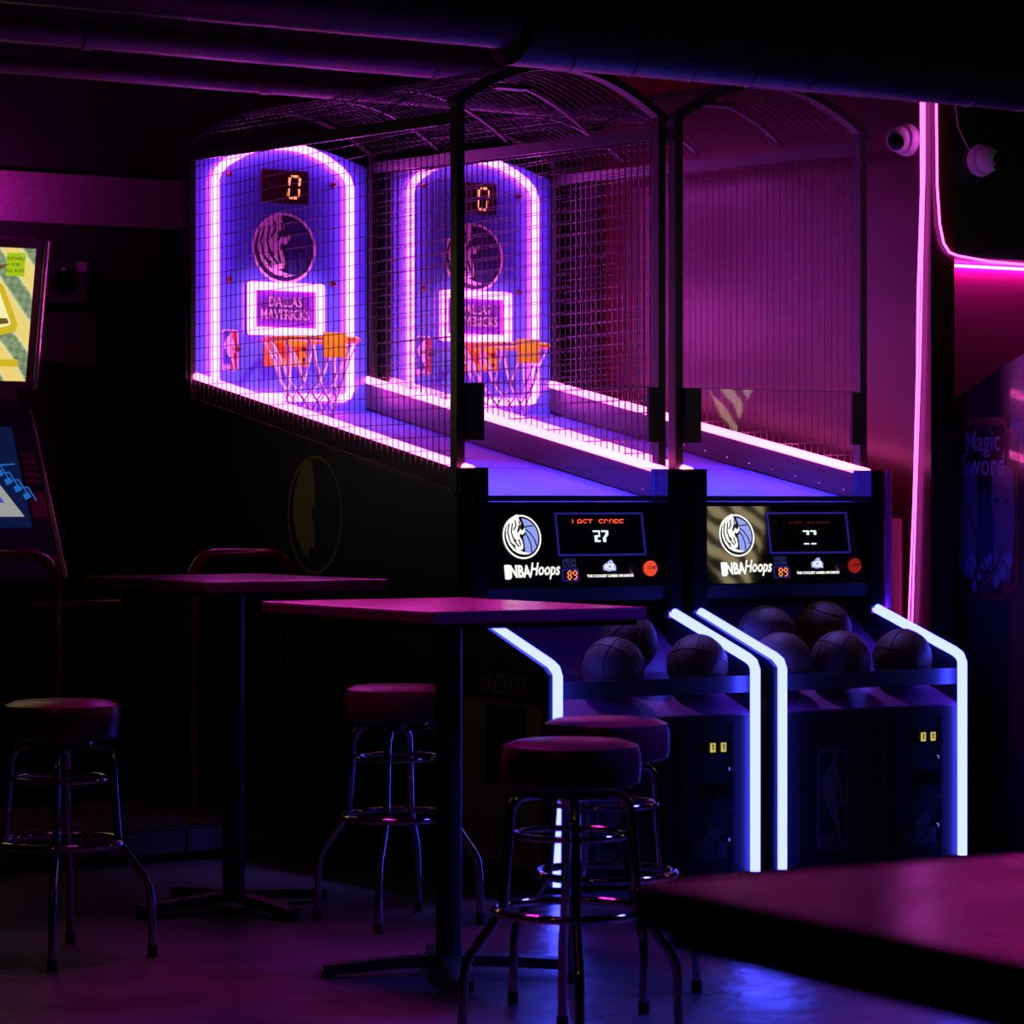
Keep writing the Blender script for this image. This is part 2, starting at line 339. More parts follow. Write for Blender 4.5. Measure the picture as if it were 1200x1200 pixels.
# ------------------------------------------------------------------ basketball machine
W = .91
def ztop(y): return 2.75+.037*y
def zrail(y): return 1.495+.182*y
def arch(y, n=14, dz=0, inset=0):
    P = []; z0 = ztop(y)
    for i in range(n+1):
        u = i/n; x = inset-.012+u*(W+.024-2*inset); k = 1-abs(2*u-1)**2
        P.append((x, y, z0+.065+dz+.175*k))
    return P
def machine(x0, label, variant):
    T = thing('basketball_machine', label, 'arcade machine', (x0, 0, 0), group='basketball arcade machines')
    # lower cabinet ------------------------------------------------------
    side = [(-.645, .03), (-.645, .765), (-.61, .79), (-.13, .945), (-.13, 1.49), (-.04, 1.49), (-.04, 1.40), (2.30, 1.82), (2.36, 1.82), (2.36, .03)]
    for k, x in enumerate((0, W-.018)):
        sp = MB().poly([(x, y, z) for y, z in side], (.018, 0, 0)).build('side_panel', 'black', T)
        if k == 0:
            pl = Pl((0, 0, 0), (0, -1, 0), (0, 0, 1))
            # u runs towards the front, so a = -y
            mb = MB(); pl.annulus(mb, -1.10, 1.315, .235, .222, .001); mb.build('emblem_ring', 'gold', sp)
            mb = MB(); pl.poly(mb, [(-1.10+x*.215, 1.315+y*.215) for x, y in HORSE if x < .04], .001, .001); mb.build('horse_head', 'gold', sp)
            mb = MB(); pl.text(mb, 'MAVERICKS', .34, .715, .10, .001, .001, sx=.62, bold=.002); mb.build('lettering', mat('grey_lettering', (.3, .2, .18), .6), sp)
            mb = MB(); pl.frame(mb, .05, .60, .08, .655, .01, .012, .001, .001); pl.rect(mb, .06, .22, .09, .645, .001, .0006); pl.rect(mb, .50, .59, .09, .645, .001, .0006)
            pl.rect(mb, .22, .50, .09, .36, .001, .0006); mb.build('court_artwork', 'tan', sp)
            mb = MB(); pl.text(mb, 'NBA', .33, .20, .12, .002, .001, sx=.8); mb.build('lettering', 'dark', sp)
        else:
            if variant: MB().tube([(W+.012, -.148, .95), (W+.012, -.148, 1.49)], .0125, 12).build('edge_moulding', mat('rope_lit_moulding', (.8, .04, .45), .35), sp, True)  # magenta rope light on the panel edge, put into the moulding colour
    body = MB().box(.018, W-.018, -.632, 2.3, .03, .595).build('cabinet_body', mat('cabinet_front', (.028, .025, .032), .4), T)
    MB().box(.04, W-.04, -.55, 2.2, 0, .03).build('plinth', 'black', T)
    pf = Pl((0, -.632, 0), (1, 0, 0), (0, 0, 1))
    mb = MB(); pf.frame(mb, .12, .52, .03, .54, .004, .003, .001, .002); mb.build('front_door', 'edge', body)
    mb = MB(); pf.frame(mb, .585, .79, .27, .565, .004, .003, .001, .003); cd = mb.build('coin_door', 'edge', body)
    mb = MB(); pf.frame(mb, .585, .79, .05, .245, .004, .003, .001, .003); mb.build('cash_door', 'edge', body)
    for a in (.70, .747):
        mb = MB(); pf.frame(mb, a-.021, a+.021, .46, .508, .004, .002, .001, .004); mb.build('coin_slot', 'edge', body)
        mb = MB(); pf.rect(mb, a-.010, a+.013, .467, .50, .003, .001); mb.build('slot_light', 'yellow', body)
        mb = MB(); pf.line(mb, [(a-.003, .495), (a+.006, .49), (a-.001, .482), (a+.006, .475)], .004, .0042, .0004); mb.build('slot_mark', 'slotglyph', body)
        mb = MB(); pf.frame(mb, a-.021, a+.021, .30, .355, .004, .002, .001, .005); mb.build('coin_return', 'edge', body)
    for b in (.405, .15):
        mb = MB().lathe([(.008, 0), (.008, -.008), (.004, -.010)], (.765, -.632, b), 12, 'y'); mb.build('door_lock', 'chrome', body)
    league_logo(pf, .205, .345, .085, .455, body, mat('darkened_white_ink', (.20, .15, .18), .5), mat('darkened_blue_ink', (.015, .015, .05), .5), mat('darkened_red_ink', (.10, .008, .02), .5))  # front emblem inks darkened to sit near the cabinet face tone
    block_logo(pf, .69, .125, .075, body, mat('darkened_ice_ink', (.12, .12, .15), .5), 'dark')
    # ball ramp and bar
    P = [(-.62, .60), (-.22, .735), (.10, .955), (.5, 1.0), (.5, .96), (.10, .92), (-.22, .70), (-.62, .57)]
    MB().poly([(.02, y, z) for y, z in P], (W-.04, 0, 0)).build('ball_ramp', mat('ramp_laminate', (.26, .04, .14), .38, noise=(40, (.30, .05, .17), .3, .5)), T)
    MB().box(.019, W-.019, -.60, -.585, .675, .735).build('ball_bar', mat('brushed_bar', (.14, .14, .17), .35, .5), T)
    MB().box(.02, W-.02, .42, .45, .9, 1.38).build('inner_panel', mat('inner_panel_blue', (.07, .07, .30), .6), T)
    # neon strips on the front edges
    for x in (.035, W-.03):
        path = [(x, -.12, .950), (x, -.60, .800), (x, -.632, .785), (x, -.647, .760), (x, -.647, .03)]
        MB().tube(path, .0185, 12).build('neon_strip', 'blueneon', T, True)
        MB().bar((x, -.105, .955), (x, -.125, .949), .042, .042).build('strip_clip', mat('pink_clip', (.8, .1, .5), .3), T)
    # display console -------------------------------------------------
    for xa in (0, W-.062): MB().box(xa, xa+.062, -.135, -.02, .95, 1.49).build('console_column', 'blackg', T)
    yb, zb, yt, zt = -.115, 1.055, -.06, 1.365
    pd = Pl((0, yb-.001, zb), (1, 0, 0), (0, yt-yb, zt-zb))
    pan = MB().poly([(.062, yb, zb), (W-.062, yb, zb), (W-.062, yt, zt), (.062, yt, zt)], (0, .05, -.005)).build('display_panel', mat('display_gloss', (.006, .006, .008), .04, spec=.9, coat=1), T)
    MB().box(.062, W-.062, -.115, -.02, 1.368, 1.389).box(.062, W-.062, -.118, -.04, 1.0, 1.05).build('console_trim', mat('trim_satin', (.05, .05, .06), .3), T)
    H_ = math.hypot(yt-yb, zt-zb)
    horse_logo(pd, .235, .185, .082, pan, 'litwhite', 'litdark', 'litblue', name='backlit_emblem')
    mb = MB(); pd.poly(mb, pd.rrect(.148, .172, .028, .082, .004), .001); pd.text(mb, 'NBA', .213, .055, .062, .001, .001, sx=.72, bold=.0022)
    pd.text(mb, 'Hoops', .318, .063, .066, .001, .001, sx=.72, shear=.35, bold=.0012); mb.build('lettering', 'litwhite', pan)
    bl = mat('display_frame_blue', (.04, .04, .35), .4, emit=(.012, .01, .14), est=1)
    mb = MB(); pd.frame(mb, .385, .775, .112, .275, .003, .007, .001, .003); fr = mb.build('score_display', bl, pan)
    if variant == 0:
        mb = MB(); dots(pd, mb, 'LAST SCORE', .575, .235, .0039, (0, 1, 2, 3)); mb.build('heading_lettering', 'redled', fr)
        mb = MB(); dots(pd, mb, '27', .58, .183, .0062, (0, 1, 2, 3, 4, 5, 6), fill=1.0); mb.build('digit_lettering', 'whiteled', fr)
    else:
        mb = MB(); dots(pd, mb, 'LAST SCORE', .575, .222, .0037, (0,), fill=.6); mb.build('heading_lettering', emat('dim_red_led', (.35, .02, .01)), fr)
        mb = MB(); dots(pd, mb, '77', .585, .180, .0058, (0, 1, 2), fill=1.0)
        for a in (.553, .588): pd.rect(mb, a, a+.024, .148, .153)
        mb.build('digit_lettering', 'whiteled', fr)
    mb = MB(); pd.frame(mb, .393, .467, .018, .064, .003, .005, .001, .002); hs = mb.build('high_score_window', bl, pan)
    mb = MB(); pd.text(mb, 'HIGH', .43, .094, .024, .001); pd.text(mb, 'SCORE', .43, .076, .020, .001); mb.build('lettering', emat('dim_blue_lettering', (.03, .03, .16)), hs)
    mb = MB(); seg7(pd, mb, '8', .418, .026, .014, .030, .0042)
    seg7(pd, mb, '9', .442, .026, .014, .030, .0042); mb.build('digit_lettering', emat('orange_led', (1.6, .35, .12)), hs)
    block_logo(pd, .606, .070, .028, pan, emat('backlit_ice', (.35, .45, .95)), 'litwhite')
    mb = MB(); pd.text(mb, 'THE COOLEST GAMES ON EARTH', .606, .036, .0135, .001, .001, bold=.0004); mb.build('slogan', 'litwhite', pan)
    for a, rr, m_ in ((.706, .017, 'dimred'), (.786, .026, 'startred' if variant == 0 else 'startdim')):
        b = MB().lathe([(rr*1.12, 0), (rr*1.12, -.006), (rr, -.009), (rr*.9, -.016), (.002, -.018)], pd.at(a, .062, .001), 24, 'y').build('start_button' if rr > .02 else 'select_button', m_, pan, True)
        if rr > .02:
            q = Pl(pd.at(a, .062, .0185)-Vector((0, .001, 0)), (1, 0, 0), (0, 0, 1)); mb = MB(); q.text(mb, 'START', 0, 0, .018, .0015, .001, sx=.8); mb.build('lettering', 'slotglyph', b)
    # playfield and boards ---------------------------------------------
    hs_ = MB().box(.39, .53, .33, .39, 2.945, 2.965, .004).build('added_fill_housing', 'steel', T)  # made-up box covering the added fill light below
    lm = area('playfield_fill', (x0+.46, .36, 2.94), (x0+.40, .30, 1.40), .12, .05, (.20, .14, 1), 12, math.radians(56))  # added violet fill that brightens the front of the playfield
    MB().poly([(.02, -.03, 1.365), (W-.02, -.03, 1.365), (W-.02, 2.30, 1.775), (.02, 2.30, 1.775)], (0, 0, -.02)).build('playfield', 'field', T)
    for x, n in ((.018, 1), (W-.018, -1)):
        sb = MB().poly([(x, -.03, 1.37), (x, -.03, zrail(0)-.012), (x, 2.30, zrail(2.30)-.012), (x, 2.30, 1.79)], (n*.014, 0, 0)).build('side_board', 'sideboard', T)
        mb = MB()
        for i in range(14):
            y = .08+i*.16; mb.sphere((x+n*.016, y, 1.40+.176*y), .0045, 8)
        mb.build('screws', 'chrome', sb)
        MB().tube([(x+n*.012, -.07, zrail(-.07)), (x+n*.012, 2.28, zrail(2.28))], .0165, 10).build('rail_light', 'railneon', T, True)
    # backboard ---------------------------------------------------------
    yb_ = 2.29
    out = [(.03, 1.775), (W-.03, 1.775), (W-.03, 2.855)] + [(W-.03-(W-.06)*i/16, 2.85+.088*(1-abs(i/8-1)**2)) for i in range(1, 16)] + [(.03, 2.855)]
    bb = MB().poly([(x, yb_, z) for x, z in out], (0, .03, 0)).build('backboard', 'board', T)
    pb = Pl((0, yb_, 0), (1, 0, 0), (0, 0, 1))
    a0, a1 = .125, W-.125
    nm = [(a0, 1.86), (a0+.012, 1.835), (a0+.035, 1.825), (a1-.035, 1.825), (a1-.012, 1.835), (a1, 1.86), (a1, 2.76), (a1-.015, 2.80)]
    for i in range(9):
        u = 1-i/8; x = a0+.05+u*(a1-a0-.10); nm.append((x, 2.835+.09*(1-abs(2*u-1)**2.2)))
    nm += [(a0+.015, 2.80), (a0, 2.76)]
    MB().tube([(x, yb_-.022, z) for x, z in nm], .0175, 10, closed=True).build('backboard_light', 'pinkneon', bb, True)
    cx = .468
    mb = MB(); pb.poly(mb, pb.rrect(cx-.115, cx+.115, 2.675, 2.82, .01), .001, .012); sbx = mb.build('score_box', 'ledbox', bb)
    mb = MB(); seg7(pb, mb, '0', cx+.012, 2.70, .05, .095, .0105, .0145); mb.build('digit_lettering', emat('backboard_digit', (2.2, .5, .22)), sbx)
    horse_logo(pb, cx, 2.478, .156, bb, mat('pinkish_white_ink', (.95, .95, .95), .5), 'dark', 'navy')
    mb = MB(); pb.rect(mb, cx-.185, cx+.185, 2.095, 2.325, .001, .01); lp = mb.build('lit_panel', 'purple', bb)
    mb = MB(); pb.frame(mb, cx-.185, cx+.185, 2.095, 2.325, .012, .034, .011, .02); mb.build('panel_light', 'pinkneon', lp)
    mb = MB(); pb.text(mb, 'DALLAS', cx, 2.24, .062, .0115, .002, sx=.75, bold=.001); pb.text(mb, 'MAVERICKS', cx, 2.185, .062, .0115, .002, sx=.75, bold=.001); mb.build('lettering', 'pinktext', lp)
    league_logo(pb, .165, .245, 1.935, 2.115, bb, 'white', 'inkblue', 'inkred', .001)
    for x, z in ((.20, 2.79), (.71, 2.77), (.20, 2.33), (.71, 2.33), (.48, 2.93), (.24, 2.03)):
        MB().lathe([(.013, 0), (.013, -.012), (.007, -.018)], (x, yb_, z), 12, 'y').build('bolt', 'dimred', bb, True)
    # hoop --------------------------------------------------------------
    hz = 2.065; hy_ = 2.03; R = .205
    ring = [(cx+R*math.cos(q), hy_+R*math.sin(q), hz) for q in [2*math.pi*i/40 for i in range(40)]]
    hoop = MB().tube(ring, .010, 10, closed=True).build('hoop_rim', 'orange', T, True)
    MB().box(cx-.10, cx+.10, 2.245, 2.29, hz-.105, hz+.012, .004).box(cx-.05, cx+.05, 2.20, 2.25, hz-.02, hz+.006).build('hoop_bracket', 'orange', hoop)
    MB().box(cx-.055, cx+.055, hy_-R-.014, hy_-R-.002, hz-.085, hz+.022, .002).build('rim_plate', 'orange', hoop)
    mb = MB()
    for s_ in (-.075, .075):
        for z_ in (-.03, -.075): mb.lathe([(.009, 0), (.009, -.006)], (cx+s_, 2.245, hz+z_), 10, 'y')
    mb.build('bracket_holes', 'dark', hoop)
    mb = MB(); N = 12
    rows = [(0, R-.004), (-.17, .138), (-.215, .118), (-.26, .108), (-.305, .106), (-.345, .104)]
    def np_(i, k):
        z, r = rows[k]; q = 2*math.pi*(i+.5*(k % 2))/N; return (cx+r*math.cos(q), hy_+r*math.sin(q), hz+z-.006+(random.random()-.5)*.008)
    for i in range(N):
        for k in range(len(rows)-1):
            A = np_(i, k)
            for j in ((i, i-1) if k % 2 == 0 else (i, i+1)):
                B = np_(j, k+1)
                if k == 0:
                    mid = [(A[0]+B[0])/2, (A[1]+B[1])/2, (A[2]+B[2])/2]; vx, vy = mid[0]-cx, mid[1]-hy_
                    mid[0] -= vx*.04; mid[1] -= vy*.04
                    mb.tube([A, mid, B], .0042, 6)
                else: mb.tube([A, B], .0036, 5)
    mb.build('net', 'net', hoop, True)
    area('hoop_fill', (x0+cx, 1.45, 2.90), (x0+cx, 2.02, 2.0), .10, .05, (1, .5, .8), 3.2, math.radians(60))  # added pinkish fill that brightens rim and net
    MB().box(cx-.07, cx+.07, 1.42, 1.48, 2.905, 2.925, .004).build('added_fill_housing', 'steel', T)  # made-up box over the added hoop fill
    # cage --------------------------------------------------------------
    for x in (0, W):
        s_ = 1 if x == 0 else -1
        MB().bar((x+s_*.012, 0, 1.40), (x+s_*.012, 0, ztop(0)+.075), .034, .045, (1, 0, 0)).build('cage_post', 'steel', T)
        MB().bar((x+s_*.012, 2.27, 1.8), (x+s_*.012, 2.27, ztop(2.27)+.07), .02, .03, (1, 0, 0)).build('cage_post', 'steel', T)
        MB().bar((x+s_*.008, -.01, ztop(0)+.02), (x+s_*.008, 2.28, ztop(2.28)+.02), .016, .045, (1, 0, 0)).build('cage_rail', 'steel', T)
        MB().bar((x+s_*.004, 0, 1.395), (x+s_*.004, 2.28, 1.395+.182*2.28), .014, .022, (1, 0, 0)).build('cage_rail', 'steel', T)
        mb = MB(); y = .03
        while y < 2.26:
            mb.bar((x, y, 1.41+.182*y), (x, y, ztop(y)+.01), .0028, .0028, (1, 0, 0)); y += .0435
        z = 1.45
        while z < 2.82:
            y0 = .0; y1 = 2.27
            if z < 1.41+.182*2.27: y1 = max(0, (z-1.41)/.182)
            if z > ztop(0): y0 = (z-ztop(0))/.037
            if y1-y0 > .05: mb.bar((x+.003, y0, z), (x+.003, y1, z), .0028, .0028, (1, 0, 0))
            z += .052
        mb.build('side_mesh', 'wire', T)
        # shield bracket
        MB().box(*( (x+.025, x+.10) if x == 0 else (x-.085, x-.02) ), -.045, -.024, 1.59, 1.80, .003).build('shield_bracket', 'steel', T)
    for y, wd, th in ((0, .05, .03), (.55, .022, .006), (1.15, .022, .006), (1.72, .022, .006), (2.27, .05, .02)):
        A = arch(y, 20)
        MB().strip(A, wd, th, (0, 1, 0)).build('cage_arch', 'steel', T)
    mb = MB(); n = 20
    for k in range(1, n):
        mb.bar(arch(0, n, .012)[k], arch(2.27, n, .012)[k], .0028, .0028)
    y = .045
    while y < 2.26:
        A = arch(y, 14, .014)
        for p, q in zip(A, A[1:]): mb.bar(p, q, .0028, .0028, (0, 1, 0))
        y += .0508
    mb.build('roof_mesh', 'wire', T)
    sh = MB().box(.06, W-.06, -.024, -.019, 1.592, 1.80).build('front_shield', 'clear', T)
    MB().box(.06, W-.06, -.024, -.019, 1.80, 1.803).build('shield_edge', 'acrylic_edge', sh)
    lo = MB().box(.062, W-.062, -.055, -.050, 1.385, 1.49).build('lower_shield', 'clear', T)
    MB().box(.062, W-.062, -.055, -.050, 1.49, 1.4915).build('shield_edge', 'acrylic_edge', lo)
    MB().box(.01, W-.01, 2.32, 2.36, 1.5, 2.86).build('rear_frame', 'black', T)
    return T
machine(0, 'basketball arcade machine on the left of the pair, score 27 and dark side panel showing', 0)
machine(.965, 'basketball arcade machine on the right of the pair, next to the magenta wall', 1)

# ------------------------------------------------------------------ basketballs
def seam_ball(r):
    pass
bnum = [0]
def basketball(x, y, z, label, rot):
    o = MB().sphere((0, 0, 0), .113, 40).build('basketball', 'ball', None, True, (x, y, z))
    o.rotation_euler = rot
    mb = MB(); R = .1133; n = 40
    for f in (lambda q: (math.cos(q), math.sin(q), 0), lambda q: (math.cos(q), 0, math.sin(q))):
        mb.tube([tuple(R*c for c in f(2*math.pi*i/n)) for i in range(n)], .0016, 6, closed=True)
    for s_ in (-1, 1):
        P = []
        for i in range(n):
            q = 2*math.pi*i/n; v = Vector((s_*(.62+.22*math.cos(2*q)), .75*math.cos(q), .75*math.sin(q))).normalized()*R; P.append(v)
        mb.tube(P, .0016, 6, closed=True)
    mb.build('seams', 'seam', o)
    return tag(o, label, 'basketball', 'basketballs in the ball trays')
def ramp_z(y):
    return (.60+(y+.62)*.3375 + .113*1.055) if y < -.24 else (.735+(y+.22)*.6875+.113*1.2135)
for x, y, dz, l in ((.385, -.468, 0, 'blue-lit basketball nearest the left end of the left machine tray'),
                (.56, -.29, .02, 'basketball set back between the two front balls of the left machine'),
                (.75, -.468, 0, 'basketball at the right end of the left machine tray, by the glowing strip'),
                (.965+.165, -.468, 0, 'blue-lit basketball at the left end of the right machine tray, in front'),
                (.965+.25, -.26, .02, 'basketball behind the blue-lit ball at the left of the right machine'),
                (.965+.44, -.468, 0, 'basketball in front at the middle of the right machine tray'),
                (.965+.52, -.25, .03, 'basketball behind the middle ball of the right machine tray'),
                (.965+.735, -.468, 0, 'basketball at the right end of the right machine tray')):
    basketball(x, y, ramp_z(y)+dz, l, (random.random()*3, random.random()*3, random.random()*3))

# ------------------------------------------------------------------ stools
def make_stool():
    T = thing('bar_stool', 'x', 'bar stool', group='round bar stools')
    MB().lathe([(.005, .655), (.155, .655), (.172, .665), (.175, .69), (.175, .735), (.168, .757), (.14, .768), (.06, .773), (.003, .774)], n=48).build('seat', 'vinyl', T, True)
    MB().lathe([(.02, .63), (.10, .63), (.10, .656), (.02, .656)], n=24).build('swivel_plate', 'chrome', T, True)
    for k in range(2):       # two inverted-U frames
        q = math.pi/2*k; c, s_ = math.cos(q), math.sin(q)
        def pt(r, z): return (r*c, r*s_, z)
        for sg in (1, -1):
            z0 = .635-.012*k
            P = [(0.0, z0), (.10, z0), (.125, z0-.006), (.143, z0-.022), (.152, z0-.05), (.158, .50), (.168, .36), (.178, .335), (.25, .235), (.262, .21), (.268, .17), (.272, .03)]
            lg = MB().tube([pt(sg*r, z) for r, z in P], .0125, 12).build('leg', 'chrome', T, True)
            MB().tube([pt(sg*.272, .035), pt(sg*.272, 0)], .0155, 12).build('foot_cap', 'black', lg, True)
    for nm, r, z, rad in (('upper_ring', .138, .535, .0085), ('foot_ring', .188, .345, .0115)):
        MB().tube([(r*math.cos(2*math.pi*i/48), r*math.sin(2*math.pi*i/48), z) for i in range(48)], rad, 10, closed=True).build(nm, 'chrome', T, True)
    return T
st = make_stool()
A0 = math.atan(3500/5750)
stools = [((-1.4853, -3.1236), 'black round bar stool with chrome legs nearest the camera, in front of the left machine', .06),
          ((-.9978, -2.5366), 'black round bar stool partly hidden behind the nearest stool', .35),
          ((-.755, -.932), 'black round bar stool behind the near table post', -.2),
          ((-1.983, -1.06), 'black round bar stool standing by the dance machine platform', .05)]
for i, (p, l, r) in enumerate(stools):
    o = st if i == 0 else dup(st)
    o.location = (*p, 0); o.rotation_euler = (0, 0, -A0+r); o['label'] = l; o['group'] = 'round bar stools'; o['category'] = 'bar stool'

# ------------------------------------------------------------------ tables
def table(x, y, z, b, a, label, arms, posts=((0, 0),), rz=0):
    T = thing('pub_table', label, 'table', (x, y, 0), rz, 'tall dark tables')
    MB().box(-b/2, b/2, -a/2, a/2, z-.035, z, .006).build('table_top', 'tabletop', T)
    MB().box(-b/2+.02, b/2-.02, -a/2+.02, a/2-.02, z-.05, z-.035).build('top_frame', 'black', T)
    for px, py in posts:
        pm = MB().tube([(px, py, .03), (px, py, z-.05)], .038, 20).build('pedestal', 'steel', T, True)
        MB().lathe([(.16, z-.06), (.16, z-.05), (.05, z-.05)], (px, py, 0), 24).build('mounting_plate', 'steel', pm)
        for q in arms:
            c, s_ = math.cos(q), math.sin(q)
            MB().strip([(px+c*.02, py+s_*.02, .045), (px+c*.18, py+s_*.18, .038), (px+c*.36, py+s_*.36, .024)], .055, .03, (-s_, c, 0)).tube([(px+c*.35, py+s_*.35, 0), (px+c*.35, py+s_*.35, .02)], .02, 12).build('base_arm', 'steel', pm)
    return T
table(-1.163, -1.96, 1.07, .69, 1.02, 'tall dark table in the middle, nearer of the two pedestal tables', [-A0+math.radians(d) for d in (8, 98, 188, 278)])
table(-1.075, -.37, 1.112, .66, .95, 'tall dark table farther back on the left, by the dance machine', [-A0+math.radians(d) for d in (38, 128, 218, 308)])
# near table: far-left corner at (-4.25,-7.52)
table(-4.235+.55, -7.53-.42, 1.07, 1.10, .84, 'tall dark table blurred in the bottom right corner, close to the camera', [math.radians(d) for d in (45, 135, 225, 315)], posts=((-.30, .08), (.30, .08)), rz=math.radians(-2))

# ------------------------------------------------------------------ ducts, pipes
def pipe(name, label, y, z, r, x0, x1, m, bands, slope=0, hang=None):
    T = MB().tube([(x0, y, z), (x1, y, z+slope)], r, 28).build(name, m, None, True)
    for x in bands:
        zz = z+slope*(x-x0)/(x1-x0)
        MB().tube([(x-.02, y, zz), (x+.02, y, zz)], r*1.12, 28).build('coupling', m, T, True)
    return tag(T, label, 'duct' if r > .1 else 'pipe')
p1 = pipe('ceiling_pipe', 'thicker magenta-lit pipe under the ceiling, upper of the two', 1.05, 3.128, .052, -6, .9, 'pipe', (-1.0, .52))
p2 = pipe('ceiling_pipe', 'thinner magenta-lit pipe hung below the thicker ceiling pipe', 1.45, 3.055, .034, -6, 1.8, 'pipe', (-.05,))
MB().box(-.075, -.045, 1.42, 1.48, 3.06, 3.75).build('pipe_hanger', 'steel', p2)
def duct(name, label, y, z, r, x0, x1, seams):
    T = MB().tube([(x0, y, z), (x1, y, z)], r, 48).build(name, 'duct', None, True)
    mb = MB()
    x = x0+.2
    while x < x1-.2 and seams:
        P = [(x+.06*math.cos(q), y+r*1.003*math.cos(q), z+r*1.003*math.sin(q)) for q in [2*math.pi*i/32 for i in range(33)]]
        mb.tube(P, .003, 5); x += seams
    if seams: mb.build('seam', 'duct', T)
    return tag(T, label, 'duct')
duct('air_duct', 'large dark round duct with blue-lit underside crossing the top', -2.2, 2.755, .155, -1.10, 5.1, .21)
duct('air_duct', 'slimmer dark round duct continuing at the top left edge', -2.2, 2.765, .12, -6.5, -1.11, .42)

# ------------------------------------------------------------------ wall LED ropes and cameras
rope = MB().tube([(2.085, -.11, 3.2), (2.085, -.112, 2.6), (2.085, -.09, 2.2), (2.085, -.085, 1.9), (2.087, -.06, 1.4), (2.085, -.03, .9), (2.085, .0, .3)], [.007, .007, .0062, .0055, .004, .0035, .0035], 8).build('led_rope', 'rope', None, True)
MB().tube([(2.086, -.128, 3.2), (2.086, -.128, 2.7), (2.086, -.112, 2.3), (2.086, -.10, 1.9), (2.086, -.075, 1.4), (2.086, -.05, .9), (2.086, -.02, .3)], .0035, 8).build('second_strand', 'rope', rope, True)
tag(rope, 'magenta light rope hanging down the edge of the partition wall', 'light rope')
P = [(2.118, -.162, 3.2), (2.118, -.162, 2.9), (2.122, -.162, 2.62), (2.135, -.162, 2.47), (2.155, -.162, 2.395), (2.185, -.162, 2.36), (2.23, -.16, 2.348), (2.4, -.158, 2.332), (2.6, -.158, 2.327), (3.4, -.158, 2.327)]
rope2 = MB().tube(P, .005, 8).build('led_rope', 'rope', None, True)
MB().tube([(2.24, .078, 2.333), (5.0, .078, 2.333)], .006, 8).build('under_soffit_strand', 'strand', rope2, True)
tag(rope2, 'magenta light rope curving down and running under the black wall board', 'light rope')
def dome(x, y, z, nrm, look, label):
    T = thing('security_camera', label, 'security camera', (x, y, z), group='dome cameras')
    n = Vector(nrm); q = Vector((0, 0, 1)).rotation_difference(n)
    def rot(o): o.rotation_mode = 'QUATERNION'; o.rotation_quaternion = q; return o
    rot(MB().lathe([(.062, 0), (.066, .012), (.060, .035), (.045, .045)], n=32).build('mount', 'camw', T, True))
    c = n*.055
    MB().sphere(c, .052, 28).build('housing', 'camw', T, True)
    l = Vector(look).normalized(); qq = Vector((0, 0, 1)).rotation_difference(l)
    o = MB().lathe([(.034, .030), (.034, .050), (.026, .056), (.004, .056)], n=24).build('lens', 'camb', T, True); o.location = c; o.rotation_mode = 'QUATERNION'; o.rotation_quaternion = qq
    return T
dome(2.099, -.02, 2.815, (-1, 0, 0), (-.9, -.6, -.35), 'white dome security camera on the partition wall, left of the light rope')
d2 = dome(2.345, -.151, 2.735, (0, -1, 0), (.45, -.9, -.2), 'white dome security camera on the black wall board, right of the light rope')
tag(MB().tube([(2.20, -.156, 3.2), (2.21, -.156, 3.0), (2.235, -.156, 2.86), (2.28, -.156, 2.79), (2.31, -.158, 2.75)], .003, 6).build('camera_cable', mat('pink_cable', (.6, .3, .5), .4), None, True), 'thin cable running down to the right dome camera', 'cable')
bd = MB().box(1.925, 2.075, .0, .018, 0, 1.30, .002).build('leaning_board', 'hardboard'); tag(bd, 'dull reddish board standing between the right machine and the partition', 'board')

# ------------------------------------------------------------------ arcade cabinet at the right
T = thing('upright_arcade_cabinet', 'upright arcade cabinet at the right edge with framed side artwork', 'arcade cabinet', (2.285, -.158, 0), math.radians(-8))
prof = [(.22, .0), (.22, 1.74), (-.25, 1.90), (-.62, 2.0), (-.66, 1.75), (-.50, 1.55), (-.58, 1.05), (-.92, .95), (-.92, .78), (-.75, .70), (-.75, 0)]
sp = MB().poly([(0, y, z) for y, z in prof], (.02, 0, 0)).build('side_panel', 'cabside', T)
MB().poly([(.62, y, z) for y, z in prof], (.02, 0, 0)).build('side_panel', 'cabside', T)
inner = [(y*.97-.01, z*.99+.005) for y, z in prof]
MB().poly([(.02, y, z) for y, z in inner], (.60, 0, 0)).build('cabinet_body', 'black', T)
pl = Pl((-.0005, 0, 0), (0, -1, 0), (0, 0, 1))
rd = mat('faded_red_frame', (.30, .03, .05), .35, coat=.8); vi = mat('violet_art', (.22, .12, .26), .35, coat=.8); vd = mat('dark_violet_art', (.05, .03, .14), .35, coat=.8); lv = mat('pale_violet_art', (.34, .28, .62), .35, coat=.8); dk = mat('black_art', (.012, .008, .02), .3, coat=.8)
a0, a1, b0, b1 = .0, .46, .98, 1.70
pl.o.y += .10
def ch(a0, a1, b0, b1, c): return [(a0+c*1.6, b1), (a1-c*1.6, b1), (a1-c*1.2, b1-c*.7), (a1, b1-c), (a1, b0+c), (a1-c, b0+c*.5), (a1-c*1.6, b0), (a0+c*1.6, b0), (a0+c, b0+c*.5), (a0, b0+c), (a0, b1-c), (a0+c*1.2, b1-c*.7)]
mb = MB(); pl.poly(mb, ch(a0, a1, b0, b1, .06), 0, .001); art = mb.build('side_artwork', rd, sp)
mb = MB(); pl.poly(mb, ch(a0+.015, a1-.015, b0+.02, b1-.03, .055), .0011, .0005); mb.build('artwork_ground', dk, art)
mb = MB()
